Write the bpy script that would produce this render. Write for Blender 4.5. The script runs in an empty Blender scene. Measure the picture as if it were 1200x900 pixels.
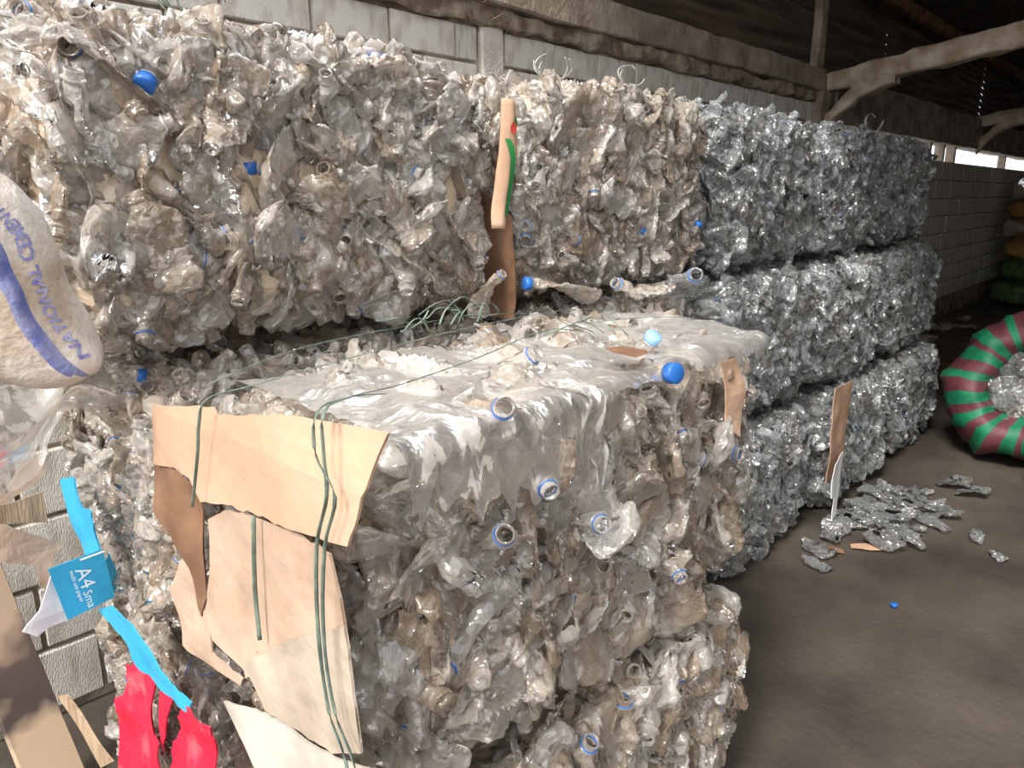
import bpy, bmesh, math, random
from mathutils import Vector, Matrix, noise, Euler
R = random.Random(7)
PI = math.pi
sc = bpy.context.scene
col = sc.collection

# ------------------------------------------------------------------ camera
cd = bpy.data.cameras.new('camera'); cam = bpy.data.objects.new('camera', cd); col.objects.link(cam)
cam.location = (0, 0, 1.52)
cam.rotation_euler = (math.radians(90 - 14.28), 0, math.radians(42.19 - 90))
cd.lens = 26.4; cd.sensor_width = 36; cd.clip_start = 0.02
sc.camera = cam
# ------------------------------------------------------------------ light
w = bpy.data.worlds.new('sky'); sc.world = w; w.use_nodes = True
nt = w.node_tree; nt.nodes.clear()
wo = nt.nodes.new('ShaderNodeOutputWorld'); bg = nt.nodes.new('ShaderNodeBackground')
tc = nt.nodes.new('ShaderNodeTexCoord'); nz = nt.nodes.new('ShaderNodeTexNoise'); cr = nt.nodes.new('ShaderNodeValToRGB')
nz.inputs['Scale'].default_value = 2.2; nz.inputs['Detail'].default_value = 4
cr.color_ramp.elements[0].position = 0.35; cr.color_ramp.elements[0].color = (0.50, 0.60, 0.76, 1)
cr.color_ramp.elements[1].position = 0.65; cr.color_ramp.elements[1].color = (1.5, 1.46, 1.38, 1)
nt.links.new(tc.outputs['Generated'], nz.inputs['Vector']); nt.links.new(nz.outputs['Fac'], cr.inputs['Fac'])
nt.links.new(cr.outputs['Color'], bg.inputs['Color']); nt.links.new(bg.outputs['Background'], wo.inputs['Surface'])
bg.inputs['Strength'].default_value = 1.0
sd = bpy.data.lights.new('sun', 'SUN'); sd.energy = 2.5; sd.angle = math.radians(14); sd.color = (1, .95, .88)
sun = bpy.data.objects.new('sun', sd); col.objects.link(sun); sun.location = (-3, -3, 6)
sun.rotation_euler = Vector((-.70, -.13, .70)).to_track_quat('Z', 'Y').to_euler()
vs = sc.view_settings
sc.display_settings.display_device = 'sRGB'
vs.view_transform = 'Standard'; vs.look = 'None'; vs.gamma = 1; vs.use_curve_mapping = False
vs.exposure = 1.0
sc.cycles.transparent_max_bounces = 16

# ------------------------------------------------------------------ materials
def nodes(name):
    m = bpy.data.materials.new(name); m.use_nodes = True
    n = m.node_tree; n.nodes.clear()
    return m, n, n.nodes.new('ShaderNodeOutputMaterial')

def mat(name, c1, c2=None, rough=0.8, scale=8, bump=0.2, bscale=40, lo=0.35, hi=0.65, detail=5, metallic=0, spec=0.5, stretch=None):
    """matt surface: two tones mixed by noise, with fine relief"""
    m, n, out = nodes(name)
    p = n.nodes.new('ShaderNodeBsdfPrincipled')
    p.inputs['Roughness'].default_value = rough; p.inputs['Metallic'].default_value = metallic
    p.inputs['Specular IOR Level'].default_value = spec
    t = n.nodes.new('ShaderNodeTexCoord'); mp = n.nodes.new('ShaderNodeMapping')
    n.links.new(t.outputs['Object'], mp.inputs['Vector'])
    if stretch: mp.inputs['Scale'].default_value = stretch
    a = n.nodes.new('ShaderNodeTexNoise'); a.inputs['Scale'].default_value = scale; a.inputs['Detail'].default_value = detail
    n.links.new(mp.outputs['Vector'], a.inputs['Vector'])
    r = n.nodes.new('ShaderNodeValToRGB')
    r.color_ramp.elements[0].position = lo; r.color_ramp.elements[0].color = (*c1, 1)
    r.color_ramp.elements[1].position = hi; r.color_ramp.elements[1].color = (*(c2 or c1), 1)
    n.links.new(a.outputs['Fac'], r.inputs['Fac']); n.links.new(r.outputs['Color'], p.inputs['Base Color'])
    if bump:
        b = n.nodes.new('ShaderNodeTexNoise'); b.inputs['Scale'].default_value = bscale; b.inputs['Detail'].default_value = 6
        n.links.new(mp.outputs['Vector'], b.inputs['Vector'])
        bp = n.nodes.new('ShaderNodeBump'); bp.inputs['Strength'].default_value = bump; bp.inputs['Distance'].default_value = 0.01
        n.links.new(b.outputs['Fac'], bp.inputs['Height']); n.links.new(bp.outputs['Normal'], p.inputs['Normal'])
    n.links.new(p.outputs['BSDF'], out.inputs['Surface'])
    return m

def plastic(name, ca, cb, haze=0.35, edge=0.8, rough=0.07, wrinkle=0.55, wscale=50, trans=0.4, gloss=1.5):
    """thin clear plastic skin: mirrors at its creases, lets most light through, with a dusty haze"""
    m, n, out = nodes(name)
    N = n.nodes.new; K = n.links.new
    oi = N('ShaderNodeObjectInfo'); t = N('ShaderNodeTexCoord')
    a = N('ShaderNodeTexNoise'); a.inputs['Scale'].default_value = 9; a.inputs['Detail'].default_value = 3
    K(t.outputs['Object'], a.inputs['Vector'])
    hf = N('ShaderNodeMath'); hf.operation = 'MULTIPLY_ADD'; hf.inputs[1].default_value = 0.8; hf.inputs[2].default_value = -0.4
    ad = N('ShaderNodeMath'); ad.operation = 'ADD'
    K(oi.outputs['Random'], hf.inputs[0]); K(hf.outputs[0], ad.inputs[0]); K(a.outputs['Fac'], ad.inputs[1])
    r = N('ShaderNodeValToRGB')
    r.color_ramp.elements[0].position = 0.15; r.color_ramp.elements[0].color = (*ca, 1)
    r.color_ramp.elements[1].position = 0.85; r.color_ramp.elements[1].color = (*cb, 1)
    K(ad.outputs[0], r.inputs['Fac'])
    v = N('ShaderNodeTexVoronoi'); v.inputs['Scale'].default_value = wscale; v.feature = 'F1'
    b2 = N('ShaderNodeTexNoise'); b2.inputs['Scale'].default_value = wscale * 0.6; b2.inputs['Detail'].default_value = 3; b2.inputs['Distortion'].default_value = 1.5
    K(t.outputs['Object'], v.inputs['Vector']); K(t.outputs['Object'], b2.inputs['Vector'])
    mx = N('ShaderNodeMath'); mx.operation = 'ADD'; K(v.outputs['Distance'], mx.inputs[0]); K(b2.outputs['Fac'], mx.inputs[1])
    bp = N('ShaderNodeBump'); bp.inputs['Strength'].default_value = wrinkle; bp.inputs['Distance'].default_value = 0.014
    K(mx.outputs[0], bp.inputs['Height'])
    df = N('ShaderNodeBsdfDiffuse'); tl = N('ShaderNodeBsdfTranslucent'); gl = N('ShaderNodeBsdfGlossy'); gl.inputs['Roughness'].default_value = rough
    gl.inputs['Color'].default_value = (1, 1, 1, 1); bf = N('ShaderNodeBump'); bf.inputs['Strength'].default_value = wrinkle * .3; bf.inputs['Distance'].default_value = 0.014; K(mx.outputs[0], bf.inputs['Height'])
    for q in (df, gl): K(bp.outputs['Normal'], q.inputs['Normal'])
    K(r.outputs['Color'], df.inputs['Color']); K(r.outputs['Color'], tl.inputs['Color'])
    m1 = N('ShaderNodeMixShader'); m1.inputs['Fac'].default_value = trans
    K(df.outputs['BSDF'], m1.inputs[1]); K(tl.outputs['BSDF'], m1.inputs[2])
    body = m1
    if haze < 1:
        tr = N('ShaderNodeBsdfTransparent'); tr.inputs['Color'].default_value = (0.97, 0.965, 0.95, 1)
        lw = N('ShaderNodeLayerWeight'); lw.inputs['Blend'].default_value = 0.35
        mr = N('ShaderNodeMapRange'); mr.inputs['To Min'].default_value = haze; mr.inputs['To Max'].default_value = edge
        K(lw.outputs['Facing'], mr.inputs['Value'])
        m2 = N('ShaderNodeMixShader'); K(mr.outputs['Result'], m2.inputs['Fac'])
        K(tr.outputs['BSDF'], m2.inputs[1]); K(m1.outputs['Shader'], m2.inputs[2]); body = m2
    fr = N('ShaderNodeFresnel'); fr.inputs['IOR'].default_value = 1.6; K(bf.outputs['Normal'], fr.inputs['Normal'])
    fm = N('ShaderNodeMath'); fm.operation = 'MULTIPLY'; fm.use_clamp = True; fm.inputs[1].default_value = gloss; K(fr.outputs['Fac'], fm.inputs[0])
    m3 = N('ShaderNodeMixShader'); K(fm.outputs[0], m3.inputs['Fac']); K(body.outputs['Shader'], m3.inputs[1]); K(gl.outputs['BSDF'], m3.inputs[2])
    K(m3.outputs['Shader'], out.inputs['Surface'])
    return m

M = {}
M['pet_warm'] = plastic('clear_plastic_warm', (0.66, 0.49, 0.34), (0.95, 0.89, 0.81), 0.27, 0.8, gloss=1.35)
M['pet_front'] = plastic('clear_plastic_front', (0.66, 0.49, 0.34), (0.95, 0.89, 0.81), 0.27, 0.8, gloss=1.35)
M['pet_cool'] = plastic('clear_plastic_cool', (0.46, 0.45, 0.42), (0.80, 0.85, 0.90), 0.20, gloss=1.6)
M['pet_loose'] = plastic('clear_plastic_loose', (0.5, 0.5, 0.49), (0.7, 0.73, 0.75), 0.10, gloss=1.8)
M['film'] = plastic('thin_clear_film', (0.90, 0.84, 0.77), (0.96, 0.92, 0.87), 0.36, 0.75, 0.25, 0.5, 22, 0.3, .6)
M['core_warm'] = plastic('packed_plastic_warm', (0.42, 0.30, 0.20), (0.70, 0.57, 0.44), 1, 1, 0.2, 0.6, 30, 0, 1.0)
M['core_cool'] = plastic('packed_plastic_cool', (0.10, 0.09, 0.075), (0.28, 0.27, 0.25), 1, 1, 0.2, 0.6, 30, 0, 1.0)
M['blue'] = mat('blue_cap_plastic', (0.015, 0.10, 0.38), (0.03, 0.17, 0.52), 0.35, bump=0)
M['pale_blue'] = mat('pale_blue_plastic', (0.25, 0.45, 0.7), (0.3, 0.5, 0.75), 0.35, bump=0)
M['white_cap'] = mat('white_cap_plastic', (0.75, 0.76, 0.78), None, 0.35, bump=0)
M['card'] = mat('tan_cardboard', (0.46, 0.285, 0.19), (0.58, 0.385, 0.265), 0.9, 4, 0.35, 22, spec=0.2)
M['card_pale'] = mat('pale_cardboard', (0.38, 0.265, 0.19), (0.56, 0.40, 0.30), 0.9, 7, 0.5, 22, spec=0.2)
M['card_grey'] = mat('grimy_cardboard', (0.30, 0.24, 0.18), (0.52, 0.43, 0.34), 0.9, 7, 0.5, 22)
M['card_dark'] = mat('brown_cardboard', (0.15, 0.075, 0.04), (0.26, 0.14, 0.08), 0.85, 9, 0.2, 40)
M['card_white'] = mat('whitish_cardboard', (0.40, 0.35, 0.29), (0.60, 0.55, 0.48), 0.9, 7, 0.25, 30)
M['sky_blue'] = mat('printed_blue_carton', (0.025, 0.33, 0.58), (0.04, 0.40, 0.66), 0.6, 6, 0.1, 50)
M['red'] = mat('printed_red_carton', (0.75, 0.012, 0.05), (0.9, 0.22, 0.25), 0.6, 9, 0.5, 30, 0.52, 0.75)
M['paper'] = mat('white_paper', (0.78, 0.79, 0.8), (0.85, 0.85, 0.86), 0.8, 6, 0.1, 40)
M['ink'] = mat('white_print', (0.85, 0.9, 0.93), None, 0.7, bump=0)
M['sack'] = mat('woven_cement_sack', (0.42, 0.33, 0.25), (0.72, 0.66, 0.60), 0.8, 9, 0.35, 90)
M['sack_blue'] = mat('blue_sack_print', (0.10, 0.12, 0.33), (0.30, 0.31, 0.47), 0.8, 25, 0.35, 90)
M['sack_ink'] = mat('faded_blue_ink', (0.14, 0.14, 0.36), (0.34, 0.33, 0.48), 0.8, 60, bump=0)
M['strap'] = mat('green_strap', (0.07, 0.10, 0.08), (0.20, 0.26, 0.21), 0.5, 30, 0.1, 40)
M['twine'] = mat('pale_twine', (0.35, 0.36, 0.32), (0.5, 0.5, 0.45), 0.7, 30, 0.1, 40)
M['block'] = mat('whitewashed_block', (0.40, 0.34, 0.27), (0.68, 0.64, 0.58), 0.95, 5, 0.7, 90, 0.3, 0.55)
M['mortar'] = mat('dirty_mortar', (0.13, 0.09, 0.06), (0.40, 0.33, 0.25), 0.95, 12, 0.8, 50)
M['beam'] = mat('raw_concrete', (0.20, 0.15, 0.11), (0.40, 0.33, 0.26), 0.95, 7, 0.8, 35)
M['rafter'] = mat('rough_concrete_rafter', (0.33, 0.24, 0.16), (0.62, 0.52, 0.41), 0.95, 8, 0.8, 30)
M['metal'] = mat('weathered_corrugated_metal', (0.045, 0.03, 0.02), (0.15, 0.11, 0.08), 0.7, 3, 0.2, 20, stretch=(0.4, 1, 6))
M['roof'] = mat('dark_roof_metal', (0.03, 0.02, 0.014), (0.07, 0.05, 0.035), 0.7, 3, 0.2, 20)
M['rust'] = mat('rusty_purlin', (0.08, 0.045, 0.025), (0.35, 0.14, 0.06), 0.9, 9, 0.3, 30)
M['floor'] = mat('dirty_concrete_floor', (0.03, 0.023, 0.017), (0.10, 0.08, 0.063), 0.8, 2.2, 0.5, 30, 0.3, 0.72, 8)
M['soil'] = mat('brown_soil', (0.05, 0.03, 0.018), (0.14, 0.09, 0.055), 0.95, 9, 0.8, 20)
M['wood'] = mat('weathered_board', (0.28, 0.19, 0.12), (0.48, 0.35, 0.23), 0.85, 8, 0.4, 40, stretch=(6, 6, 0.8))
M['green'] = mat('green_tarp', (0.0, 0.13, 0.06), (0.01, 0.20, 0.09), 0.6, 12, 0.4, 20)
M['maroon'] = mat('maroon_tarp', (0.09, 0.02, 0.03), (0.15, 0.04, 0.05), 0.6, 12, 0.4, 20)
M['orange'] = mat('orange_sack_weave', (0.16, 0.13, 0.03), (0.42, 0.20, 0.05), 0.8, 14, 0.4, 40)
M['dgreen'] = mat('dark_green_sack', (0.02, 0.07, 0.03), (0.10, 0.14, 0.05), 0.8, 14, 0.4, 40)
M['twig'] = mat('dry_twigs', (0.10, 0.07, 0.04), (0.25, 0.18, 0.12), 0.9, bump=0)
M['print_green'] = mat('green_print', (0.01, 0.18, 0.04), None, 0.7, bump=0)
M['print_red'] = mat('red_print', (0.45, 0.04, 0.03), None, 0.7, bump=0)
M['yellow'] = mat('yellow_print', (0.65, 0.38, 0.03), None, 0.7, bump=0)
# scorched board: dark burn near its upper part is wear on the wood itself
def scorch():
    m, n, out = nodes('scorched_board')
    p = n.nodes.new('ShaderNodeBsdfPrincipled'); p.inputs['Roughness'].default_value = 0.85
    t = n.nodes.new('ShaderNodeTexCoord'); s = n.nodes.new('ShaderNodeSeparateXYZ'); n.links.new(t.outputs['Object'], s.inputs[0])
    a = n.nodes.new('ShaderNodeTexNoise'); a.inputs['Scale'].default_value = 9; n.links.new(t.outputs['Object'], a.inputs['Vector'])
    k = n.nodes.new('ShaderNodeMath'); k.operation = 'MULTIPLY_ADD'; k.inputs[1].default_value = 0.35
    n.links.new(a.outputs['Fac'], k.inputs[0]); n.links.new(s.outputs['Z'], k.inputs[2])
    r = n.nodes.new('ShaderNodeValToRGB'); e = r.color_ramp.elements
    e[0].position = 0.38; e[0].color = (0.50, 0.36, 0.24, 1); e[1].position = 0.45; e[1].color = (0.07, 0.05, 0.045, 1)
    x = e.new(0.57); x.color = (0.09, 0.06, 0.05, 1); x = e.new(0.66); x.color = (0.42, 0.30, 0.21, 1)
    n.links.new(k.outputs[0], r.inputs['Fac']); n.links.new(r.outputs['Color'], p.inputs['Base Color'])
    n.links.new(p.outputs['BSDF'], out.inputs['Surface']); return m
M['scorch'] = scorch()

# ------------------------------------------------------------------ helpers
def tag(o, label=None, cat=None, group=None, kind=None):
    if label: o['label'] = label
    if cat: o['category'] = cat
    if group: o['group'] = group
    if kind: o['kind'] = kind
    return o
def link(name, me, parent=None, loc=None, mats=()):
    if isinstance(mats, str): mats = [mats]
    for k in mats: me.materials.append(M[k])
    o = bpy.data.objects.new(name, me); col.objects.link(o)
    if parent: o.parent = parent
    if loc: o.location = loc
    return o
def empty(name, loc, label, cat, group=None):
    o = bpy.data.objects.new(name, None); col.objects.link(o); o.location = loc; o.empty_display_size = 0.05
    return tag(o, label, cat, group)
def mesh(name, verts, faces, smooth=False, fm=None):
    me = bpy.data.meshes.new(name); me.from_pydata([tuple(v) for v in verts], [], faces); me.update()
    if smooth: me.polygons.foreach_set('use_smooth', [True] * len(me.polygons))
    if fm: me.polygons.foreach_set('material_index', fm)
    return me
def nv(p, s, seed=0):
    return noise.noise_vector(Vector(p) * s + Vector((seed * 3.7, seed * 1.9, seed * 5.3)))
def box_mesh(name, x0, x1, y0, y1, z0, z1, bevel=0.0, rough=0, cuts=0, seed=0):
    bm = bmesh.new(); bmesh.ops.create_cube(bm, size=1)
    for v in bm.verts: v.co = Vector(((x0 + x1) / 2 + v.co.x * (x1 - x0), (y0 + y1) / 2 + v.co.y * (y1 - y0), (z0 + z1) / 2 + v.co.z * (z1 - z0)))
    if bevel: bmesh.ops.bevel(bm, geom=bm.edges[:], offset=bevel, segments=1, affect='EDGES')
    if cuts: grid_cut(bm, cuts)
    if rough:
        for v in bm.verts: v.co += nv(v.co, 1.0 / max(cuts, .05) * .35, seed) * rough
    me = bpy.data.meshes.new(name); bm.to_mesh(me); bm.free(); return me
def grid_cut(bm, step, axes=(0, 1, 2)):
    for ax in axes:
        lo = min(v.co[ax] for v in bm.verts); hi = max(v.co[ax] for v in bm.verts)
        k = lo + step
        while k < hi - step * .3:
            co = Vector((0, 0, 0)); co[ax] = k; no = Vector((0, 0, 0)); no[ax] = 1
            bmesh.ops.bisect_plane(bm, geom=bm.verts[:] + bm.edges[:] + bm.faces[:], plane_co=co, plane_no=no)
            k += step
def tube(name, pts, r, sides=6, flat=1.0, closed=False):
    """tube along a smoothed path; flat < 1 makes a strap"""
    P = [Vector(p) for p in pts]; Q = []
    n = len(P)
    for i in range(n - 1):
        p0, p1, p2, p3 = P[max(i - 1, 0)], P[i], P[i + 1], P[min(i + 2, n - 1)]
        for k in range(5):
            t = k / 5
            Q.append(0.5 * ((2 * p1) + (p2 - p0) * t + (2 * p0 - 5 * p1 + 4 * p2 - p3) * t * t + (3 * p1 - p0 - 3 * p2 + p3) * t ** 3))
    Q.append(P[-1]); V = []; F = []
    up = Vector((0.13, 0.21, 1)).normalized()
    for i, q in enumerate(Q):
        d = (Q[min(i + 1, len(Q) - 1)] - Q[max(i - 1, 0)]).normalized()
        a = d.cross(up)
        if a.length < .2: a = d.cross(Vector((0, 1, 0)))
        a.normalize(); b = a.cross(d)
        for k in range(sides):
            an = 2 * PI * k / sides
            V.append(q + a * math.cos(an) * r + b * math.sin(an) * r * flat)
    for i in range(len(Q) - 1):
        for k in range(sides):
            F.append((i * sides + k, i * sides + (k + 1) % sides, (i + 1) * sides + (k + 1) % sides, (i + 1) * sides + k))
    F.append(tuple(range(sides))[::-1]); F.append(tuple((len(Q) - 1) * sides + k for k in range(sides)))
    return mesh(name, V, F, True)

# ------------------------------------------------------------------ crushed bottles
def profile(lo):
    pr = [(0.0, 0.006), (0.018, 0.001), (0.026, 0.003), (0.0315, 0.010), (0.032, 0.026)]
    z = 0.034
    while z < 0.128:
        pr.append((0.0325, z)); pr.append((0.0325, z + .005) if lo else (0.0298, z + .005)); z += 0.010 if not lo else 0.03
    pr += [(0.0325, 0.135), (0.031, 0.148), (0.0265, 0.160), (0.0195, 0.173), (0.0138, 0.183), (0.0125, 0.188)]
    if not lo: pr += [(0.0165, 0.190), (0.0165, 0.192), (0.0125, 0.194), (0.0135, 0.197), (0.0123, 0.200), (0.0133, 0.203)]
    pr += [(0.0125, 0.207), (0.0112, 0.2075), (0.0105, 0.200)]
    return pr
def bottle_geo(rng, lo=False):
    """one crushed bottle, long axis Z centred on the origin, pressed flat along X; returns verts, faces, neck matrix"""
    seg = 10 if lo else 18; pr = profile(lo); H = 0.208
    press = rng.uniform(.62, .90); wide = rng.uniform(.18, .42); amp = rng.uniform(.007, .015); bend = rng.uniform(-7, 7); bend2 = rng.uniform(-3, 3)
    tw = rng.uniform(-5, 5); sd = rng.random() * 99; waist = rng.uniform(.03, .16); wd = rng.uniform(.0, .5); short = rng.uniform(.72, 1.0)
    def fr(z):   # centre line frame: bend round Y then X
        t = z - 0.104; a = bend * t; b = bend2 * t
        if z > .17: a = bend * (.066 + (t - .066) * .3); b = bend2 * (.066 + (t - .066) * .3)
        c = Vector((math.sin(a) * t * .5, math.sin(b) * t * .5, t * short * math.cos(a * .5)))
        return c, Matrix.Rotation(a, 3, 'Y') @ Matrix.Rotation(-b, 3, 'X')
    V = []; F = []
    for (r, z) in pr:
        body = min(1, max(0, (0.183 - z) / 0.035)); base = 1 - .35 * max(0, 1 - z / 0.03)
        f = body * base; ctr, rot = fr(z)
        kx = 1 - press * f; ky = 1 + wide * f
        kx *= 1 - wd * math.exp(-((z - waist) / .02) ** 2) * f; ky *= 1 - .4 * wd * math.exp(-((z - waist) / .02) ** 2) * f
        for k in range(seg):
            a = 2 * PI * k / seg
            p = Vector((math.cos(a) * r, math.sin(a) * r, 0))
            q = Vector((p.x, p.y, z)); n1 = noise.noise(Vector((q.x * 42 + sd, q.y * 42, q.z * 26)))
            n2 = (abs(noise.noise(Vector((q.x * 60, q.y * 60 + sd, q.z * 40)))) - .25) * 1.5
            n3 = noise.noise(Vector((q.x * 30, q.y * 30 - sd, q.z * 18)))
            rad = (n1 * 1.1 + n2 * .8) * amp * f
            p = Vector((p.x * kx, p.y * ky, 0)); d = Vector((math.cos(a), math.sin(a), 0))
            p += d * rad + Vector((n3 * amp * .9 * f, n1 * amp * .8 * f, n2 * amp * .9 * f))
            tt = tw * (z - .1) * body; p = Matrix.Rotation(tt, 3, 'Z') @ p
            V.append(ctr + rot @ p)
    n = len(pr)
    for i in range(n - 1):
        for k in range(seg):
            F.append((i * seg + k, i * seg + (k + 1) % seg, (i + 1) * seg + (k + 1) % seg, (i + 1) * seg + k))
    ctr, rot = fr(0.1905)
    nm = Matrix.Translation(ctr) @ rot.to_4x4() @ Matrix.Diagonal((1, 1, 1, 1))
    return V, F, nm
NV = 16
br = random.Random(21)
geos = [bottle_geo(br) for _ in range(NV)]
BM = {}
for key in ('pet_warm', 'pet_front', 'pet_cool', 'pet_loose'):
    BM[key] = []
    for i, (V, F, nm) in enumerate(geos):
        me = mesh('crushed_bottle_%s_%d' % (key, i), V, F, True); me.materials.append(M[key]); BM[key].append(me)
def ring_mesh(name, r0, r1, z0, z1, key, cap=False):
    V = []; F = []; s = 20
    prof = [(r0, z0), (r1, z0), (r1, z1), (r0, z1)] if not cap else [(r0, z0), (r1, z0), (r1, z1 - .002), (r1 - .002, z1), (0.0005, z1)]
    for (r, z) in prof:
        for k in range(s):
            a = 2 * PI * k / s; rr = r * (1 + (.03 if cap and k % 2 and r == r1 else 0)); V.append((math.cos(a) * rr, math.sin(a) * rr, z))
    m_ = len(prof)
    for i in range(m_ if not cap else m_ - 1):
        for k in range(s):
            j = (i + 1) % m_
            F.append((i * s + k, i * s + (k + 1) % s, j * s + (k + 1) % s, j * s + k))
    me = mesh(name, V, F, True); me.materials.append(M[key]); return me
RING = ring_mesh('cap_ring', .0128, .0146, .001, .0038, 'blue')
CAPB = ring_mesh('blue_cap', .0128, .0160, .002, .019, 'blue', True)
CAPW = ring_mesh('white_cap', .0128, .0160, .002, .019, 'white_cap', True)
CAPP = ring_mesh('pale_cap', .0128, .0160, .002, .019, 'pale_blue', True)

def basis(thin, lng):
    z = lng.normalized(); x = (thin - z * thin.dot(z)).normalized(); y = z.cross(x)
    return Matrix((x, y, z)).transposed()
def put_bottle(parent, key, vi, c, rot3, s, extra=None, name='crushed_bottle'):
    o = bpy.data.objects.new(name, BM[key][vi]); col.objects.link(o); o.parent = parent
    o.matrix_basis = Matrix.Translation(c) @ rot3.to_4x4() @ Matrix.Scale(s, 4)
    if extra:
        e = bpy.data.objects.new({'ring': 'cap_ring'}.get(extra, 'cap'), {'ring': RING, 'blue': CAPB, 'white': CAPW, 'pale': CAPP}[extra]); col.objects.link(e); e.parent = o
        e.matrix_basis = geos[vi][2]
        e['label'] = {'ring': 'blue tamper ring', 'blue': 'blue screw cap', 'white': 'white screw cap', 'pale': 'pale blue screw cap'}[extra]
    return o
def rand_dir(rng):
    return Vector((rng.gauss(0, 1), rng.gauss(0, 1), rng.gauss(0, 1))).normalized()
NORM = {'-x': (-1, 0, 0), '+x': (1, 0, 0), '-y': (0, -1, 0), '+y': (0, 1, 0), '-z': (0, 0, -1), '+z': (0, 0, 1)}
def place(rng, half, face, depth, s, p=7, flatness=.45):
    """pose of one bottle pressed into the given face of a bale with half sizes half"""
    n = Vector(NORM[face]); ax = max(range(3), key=lambda i: abs(n[i]))
    c = Vector((rng.uniform(-1, 1) * half[0], rng.uniform(-1, 1) * half[1], rng.uniform(-1, 1) * half[2]))
    c[ax] = n[ax] * half[ax]
    if rng.random() < flatness: thin = n + rand_dir(rng) * .45
    else: thin = Vector((1, 0, 0)) * (1 if ax else .3) + n * .35 + rand_dir(rng) * .5
    lng = rand_dir(rng)
    if ax == 0 or ax == 1: lng += Vector((0, 0, rng.choice((-.9, .9))))
    lng -= n * lng.dot(n) * rng.uniform(.2, .9)
    m3 = basis(thin.normalized(), lng)
    L = .1 * s; T = .012 * s; W = .036 * s
    for it in range(3):
        worst = None; wq = 1.0
        for e in (c + m3 @ Vector((0, 0, L)), c - m3 @ Vector((0, 0, L)), c + m3 @ Vector((T, W, 0)), c - m3 @ Vector((T, W, 0)), c + m3 @ Vector((-T, W, 0)), c - m3 @ Vector((-T, W, 0))):
            q = sum(abs(e[i] / half[i]) ** p for i in range(3)) ** (1 / p)
            if q > wq: wq = q; worst = e
        if worst is None: break
        c -= worst - worst / wq
    c -= n * depth
    return c, m3
# packed stuff inside the bales: two meshes shared by every bale (1.05 x 0.62 x 0.61)
STD = (0.525, 0.31, 0.305)
mass_meshes = {}
def mass(seed, key):
    if (seed, key) in mass_meshes: return mass_meshes[(seed, key)]
    if (seed, 'geo') not in mass_meshes:
        rng = random.Random(seed); V = []; F = []
        small = [bottle_geo(rng, True) for _ in range(8)]
        for face, k in (('-x', 62), ('+x', 50), ('-y', 130), ('+y', 40), ('-z', 30), ('+z', 110)):
            for _ in range(k):
                s = rng.uniform(.85, 1.25); c, m3 = place(rng, STD, face, rng.uniform(.02, .05), s)
                g = rng.choice(small); o = len(V)
                V += [c + (m3 @ v) * s for v in g[0]]; F += [tuple(i + o for i in f) for f in g[1]]
        nb = len(F)
        bm = bmesh.new(); bmesh.ops.create_cube(bm, size=1)
        bmesh.ops.subdivide_edges(bm, edges=bm.edges[:], cuts=22, use_grid_fill=True)
        o = len(V)
        for v in bm.verts:
            d = v.co * 2; q = sum(abs(t) ** 8 for t in d) ** (1 / 8); d = d / q
            pnt = Vector((d.x * (STD[0] - .05), d.y * (STD[1] - .05), d.z * (STD[2] - .05)))
            pnt += nv(pnt, 14, seed) * .018; V.append(pnt)
        F += [tuple(v.index + o for v in f.verts) for f in bm.faces]; bm.free()
        mass_meshes[(seed, 'geo')] = (V, F, nb)
    V, F, nb = mass_meshes[(seed, 'geo')]
    me = mesh('packed_bottles_%d_%s' % (seed, key), V, F, True, [0] * nb + [1] * (len(F) - nb))
    me.materials.append(M[key]); me.materials.append(M['core_cool' if key == 'pet_cool' else 'core_warm'])  # core coloured darker than the bottles, painting shade into the gaps
    mass_meshes[(seed, key)] = me
    return me
def bale(x0, x1, y0, y1, z0, z1, key, label, weights, n=300, seed=1, rot=0.0, big=1.0, tilt=0.0, rings=.07):
    rng = random.Random(seed * 17)
    root = empty('plastic_bale', ((x0 + x1) / 2, (y0 + y1) / 2, z0), label, 'bale', 'bales of crushed clear bottles')
    root.rotation_euler = (tilt, 0, rot)
    half = ((x1 - x0) / 2, (y1 - y0) / 2, (z1 - z0) / 2); mid = Vector((0, 0, half[2]))
    m = bpy.data.objects.new('packed_bottles', mass(1 + seed % 2, key)); col.objects.link(m); m.parent = root
    m.location = mid; m.scale = [half[i] / STD[i] for i in range(3)]
    m['kind'] = 'stuff'
    faces = list(weights); tot = sum(weights.values()); lst = []
    for f in faces: lst += [f] * round(n * weights[f] / tot)
    for f in lst[:n]:
        s = rng.uniform(.85, 1.3) * big
        c, m3 = place(rng, half, f, rng.uniform(-.012, .03), s)
        e = None; q = rng.random()
        if q < rings: e = 'ring'
        elif q < rings + .006: e = 'blue'
        elif q < rings + .010: e = 'white'
        if e and m3.col[2].dot(Vector(NORM[f])) < -.15: m3 = m3 @ Matrix.Rotation(PI, 3, 'Y')
        put_bottle(root, key, rng.randrange(NV), c + mid, m3, s, e)
    return root

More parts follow.
